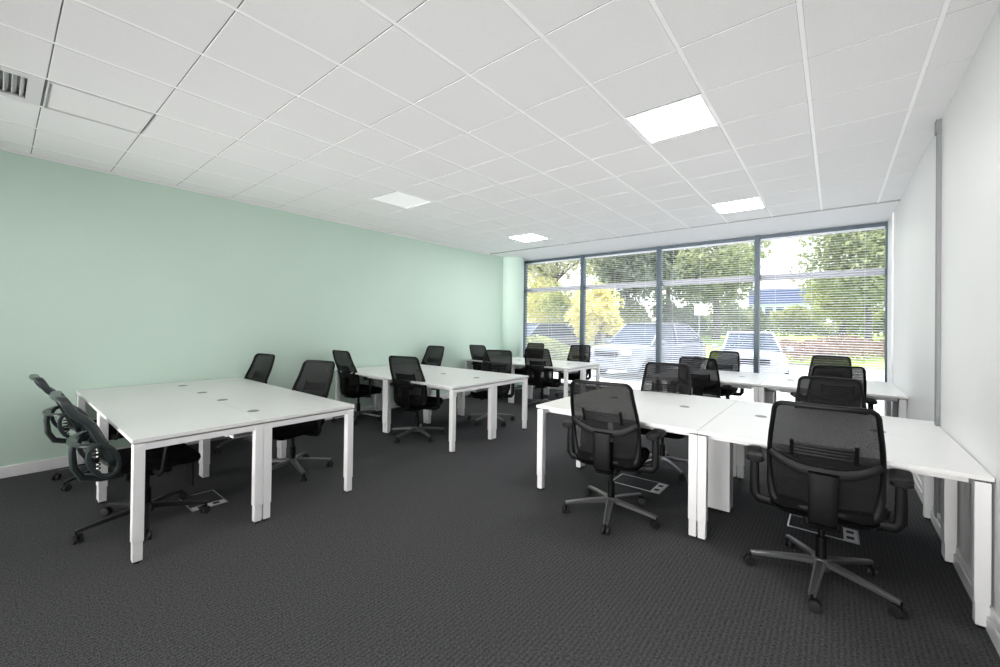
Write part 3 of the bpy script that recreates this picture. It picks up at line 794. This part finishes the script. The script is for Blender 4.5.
def make_car(label, loc, rz, paint, suv=False, sc_=1.0):
    """front faces local -Y"""
    t = empty('car', loc, rz); tag(t, label, 'car', 'cars parked outside the windows')
    h0 = .26; belt = 1.02 if suv else .90; roof = 1.68 if suv else 1.44; W = .94 if suv else .89
    Lf = 2.25
    # lower body: y, ztop, half width
    st = [(-Lf, .62, .66), (-Lf+.10, .76 if not suv else .88, .80), (-Lf+.35, .82 if not suv else .97, W*.97), (-1.15, belt-.03, W), (-.7, belt, W), (.8, belt+.03, W),
          (1.6, belt+.05, W*.98), (Lf-.15, belt+.02, W*.93), (Lf, belt-.18, W*.84)]
    rings = []
    for y, zt, w in st:
        zb = h0 if -Lf < y < Lf else h0+.1
        rings.append([(w*.86, y, zb), (w*.98, y, zb+.12), (w, y, (zb+zt)/2), (w*.97, y, zt-.09), (w*.86, y, zt-.01), (w*.4, y, zt+.015),
                      (-w*.4, y, zt+.015), (-w*.86, y, zt-.01), (-w*.97, y, zt-.09), (-w, y, (zb+zt)/2), (-w*.98, y, zb+.12), (-w*.86, y, zb)])
    m = MB(); m.loft(rings); m.build('body', paint, t, sharp=40)
    yA, yB, yC_, yD = (-1.10, -.30, 1.25 if suv else .95, 2.02 if suv else 1.85)
    def ring(y, z, w): return (y, z, w)
    gl = MB()
    low = [(yA, belt-.03, W*.84), (yD, belt+.02, W*.82)]
    wr = W*.68
    A = [(W*.86, yA, belt-.02), (-W*.86, yA, belt-.02), (-W*.84, yD, belt+.02), (W*.84, yD, belt+.02)]
    B = [(wr, yB, roof-.03), (-wr, yB, roof-.03), (-wr, yC_, roof-.03), (wr, yC_, roof-.03)]
    gl.add(A+B, [(0, 1, 2, 3), (4, 5, 6, 7), (0, 1, 5, 4), (1, 2, 6, 5), (2, 3, 7, 6), (3, 0, 4, 7)], False)
    gl.build('cabin_glass', M['car_glass'], t)
    rf = MB(); rings = []
    for ins, z in ((.0, roof-.045), (-.01, roof-.02), (.05, roof), (.25, roof+.02)):
        rings.append([(x, y+(yB+yC_)/2, z) for x, y in rrect(wr+.03-ins, (yC_-yB)/2+.05-ins, .12, 4)])
    rf.loft(rings); rf.build('roof', paint, t, sharp=50)
    for s in (-1, 1):
        for a, b_ in (((s*W*.86, yA, belt-.02), (s*wr, yB, roof-.02)), ((s*W*.84, yD, belt+.02), (s*wr, yC_, roof-.02)), ((s*W*.86, .35, belt), (s*(wr+.015), .38, roof-.02))):
            MB().tube([a, b_], [(.035, .03)]*2, 6, ref=(0, 1, 0)).build('pillar', paint, t)
        for yy in (-1.38, 1.35):
            wl = MB(); wl.lathe([(.20, -.11), (.30, -.10), (.335, -.06), (.335, .06), (.30, .10), (.20, .11)], (s*(W-.10), yy, .335), 22, 'X'); w_ = wl.build('wheel', M['tyre'], t)
            MB().lathe([(.19, -.115), (.10, -.122), (.10, .122), (.19, .115)], (s*(W-.10), yy, .335), 16, 'X').build('rim', M['rim'], w_)
        MB().box((s*W*.70, -Lf+.10, .70 if not suv else .80), (.34, .12, .15), .04).build('headlight', M['lens'], t)
        MB().box((s*W*.74, Lf-.07, belt-.12), (.24, .10, .18), .03).build('tail_light', M['redlens'], t)
        MB().box((s*(W+.10), -.82, belt+.06), (.20, .10, .14), .04).build('door_mirror', paint, t)
    g_ = MB(); g_.box((0, -Lf+.015, .62 if not suv else .72), (.80, .08, .16), .02); g_.build('grille', M['tyre'], t)
    MB().box((0, -Lf+.0, .42), (1.35, .14, .2), .05).build('bumper', paint, t)
    return t
x, y = at(647, 13.6); make_car('silver grey sport utility car parked outside the second and third windows', (x, y+.2, GZ), math.radians(-14), M['car_silver'], True)
x, y = at(748, 13.2); make_car('white hatchback car parked in front of the third and fourth windows', (x, y+.4, GZ), math.radians(10), M['car_white'])
x, y = at(537, 21); make_car('slate grey car seen low in the leftmost window', (x, y, GZ), math.radians(-20), M['car_dark'], True)
x, y = at(573, 25); make_car('pale car beside the slate one, behind the first window frame', (x, y, GZ), math.radians(-10), M['car_white'], True)

# ------------------------------------------------------------------ light
W_ = bpy.data.worlds.new('sky'); sc.world = W_; W_.use_nodes = True
nt = W_.node_tree; N, L = nt.nodes, nt.links
bg = N['Background']
tc = N.new('ShaderNodeTexCoord'); sp = N.new('ShaderNodeSeparateXYZ'); L.new(tc.outputs['Generated'], sp.inputs[0])
mr = N.new('ShaderNodeMapRange'); mr.inputs['From Min'].default_value = 0; mr.inputs['From Max'].default_value = .6; L.new(sp.outputs['Z'], mr.inputs['Value'])
cr = N.new('ShaderNodeValToRGB'); cr.color_ramp.elements[0].color = (1, 1, 1, 1); cr.color_ramp.elements[1].color = (.80, .88, 1.0, 1)
L.new(mr.outputs[0], cr.inputs[0]); L.new(cr.outputs[0], bg.inputs['Color']); bg.inputs['Strength'].default_value = 1.5
sl = bpy.data.lights.new('sun', 'SUN'); sl.energy = 6; sl.angle = math.radians(1.0); sl.color = (1, .95, .86)
so = bpy.data.objects.new('sun', sl); COL.objects.link(so)
d = Vector((.40, -.25, -1.0)); so.rotation_euler = d.to_track_quat('-Z', 'Y').to_euler()
for k in range(4):
    al = bpy.data.lights.new('window_portal', 'AREA'); al.shape = 'RECTANGLE'; al.size = 1.5; al.size_y = 2.8
    al.cycles.is_portal = True
    ao = bpy.data.objects.new('window_portal', al); COL.objects.link(ao); ao.location = ((WX[k]+WX[k+1])/2, YW+.2, 1.5); ao.rotation_euler = (math.radians(-90), 0, 0)

# added fill light behind the camera, with an invented window frame around it
fr_ = MB()
for k in range(5): fr_.b2(-5.62+k*1.5-.03, -5.62+k*1.5+.03, YF+.001, YF+.09, .10, 2.8, .003)
for z in (.07, 2.8): fr_.b2(-5.65, .41, YF+.001, YF+.09, z, z+.05, .003)
struct(fr_.build('window_5', M['frame_blue']))  # invented frame around the added fill light, not a real window
rl = bpy.data.lights.new('rear_fill_light', 'AREA'); rl.shape = 'RECTANGLE'; rl.size = 6.0; rl.size_y = 2.7; rl.spread = math.radians(48); rl.energy = 130; rl.color = (1, .975, .965)
ro = bpy.data.objects.new('rear_fill_light', rl); COL.objects.link(ro); ro.location = (-2.6, YF+.03, 1.45); ro.rotation_euler = (math.radians(100), 0, 0)

# ------------------------------------------------------------------ camera
cam = bpy.data.cameras.new('camera'); co = bpy.data.objects.new('camera', cam); COL.objects.link(co); sc.camera = co
yaw, pitch, roll, f_px, cyp = 6.837e-01, 5.6e-03, 1.18e-02, 410.4355, 322.7935
fw = Vector((-math.sin(yaw)*math.cos(pitch), math.cos(yaw)*math.cos(pitch), math.sin(pitch)))
ri = Vector((math.cos(yaw), math.sin(yaw), 0)); up = ri.cross(fw)
r2 = ri*math.cos(roll)+up*math.sin(roll); u2 = -ri*math.sin(roll)+up*math.cos(roll)
mt = Matrix(((r2.x, u2.x, -fw.x, 0), (r2.y, u2.y, -fw.y, 0), (r2.z, u2.z, -fw.z, 1.44), (0, 0, 0, 1)))
co.matrix_world = mt
cam.sensor_fit = 'HORIZONTAL'; cam.sensor_width = 36; cam.lens = f_px*36/1000
cam.shift_y = (cyp-333.5)/1000
cam.clip_start = .05; cam.clip_end = 400

sc.view_settings.view_transform = 'Standard'; sc.view_settings.look = 'None'
sc.view_settings.gamma = 1; sc.view_settings.use_curve_mapping = False
sc.view_settings.exposure = .86
sc.cycles.use_denoising = True
sc.cycles.max_bounces = 10; sc.cycles.diffuse_bounces = 6; sc.cycles.transparent_max_bounces = 24; sc.cycles.glossy_bounces = 4
sc.cycles.sample_clamp_indirect = 8
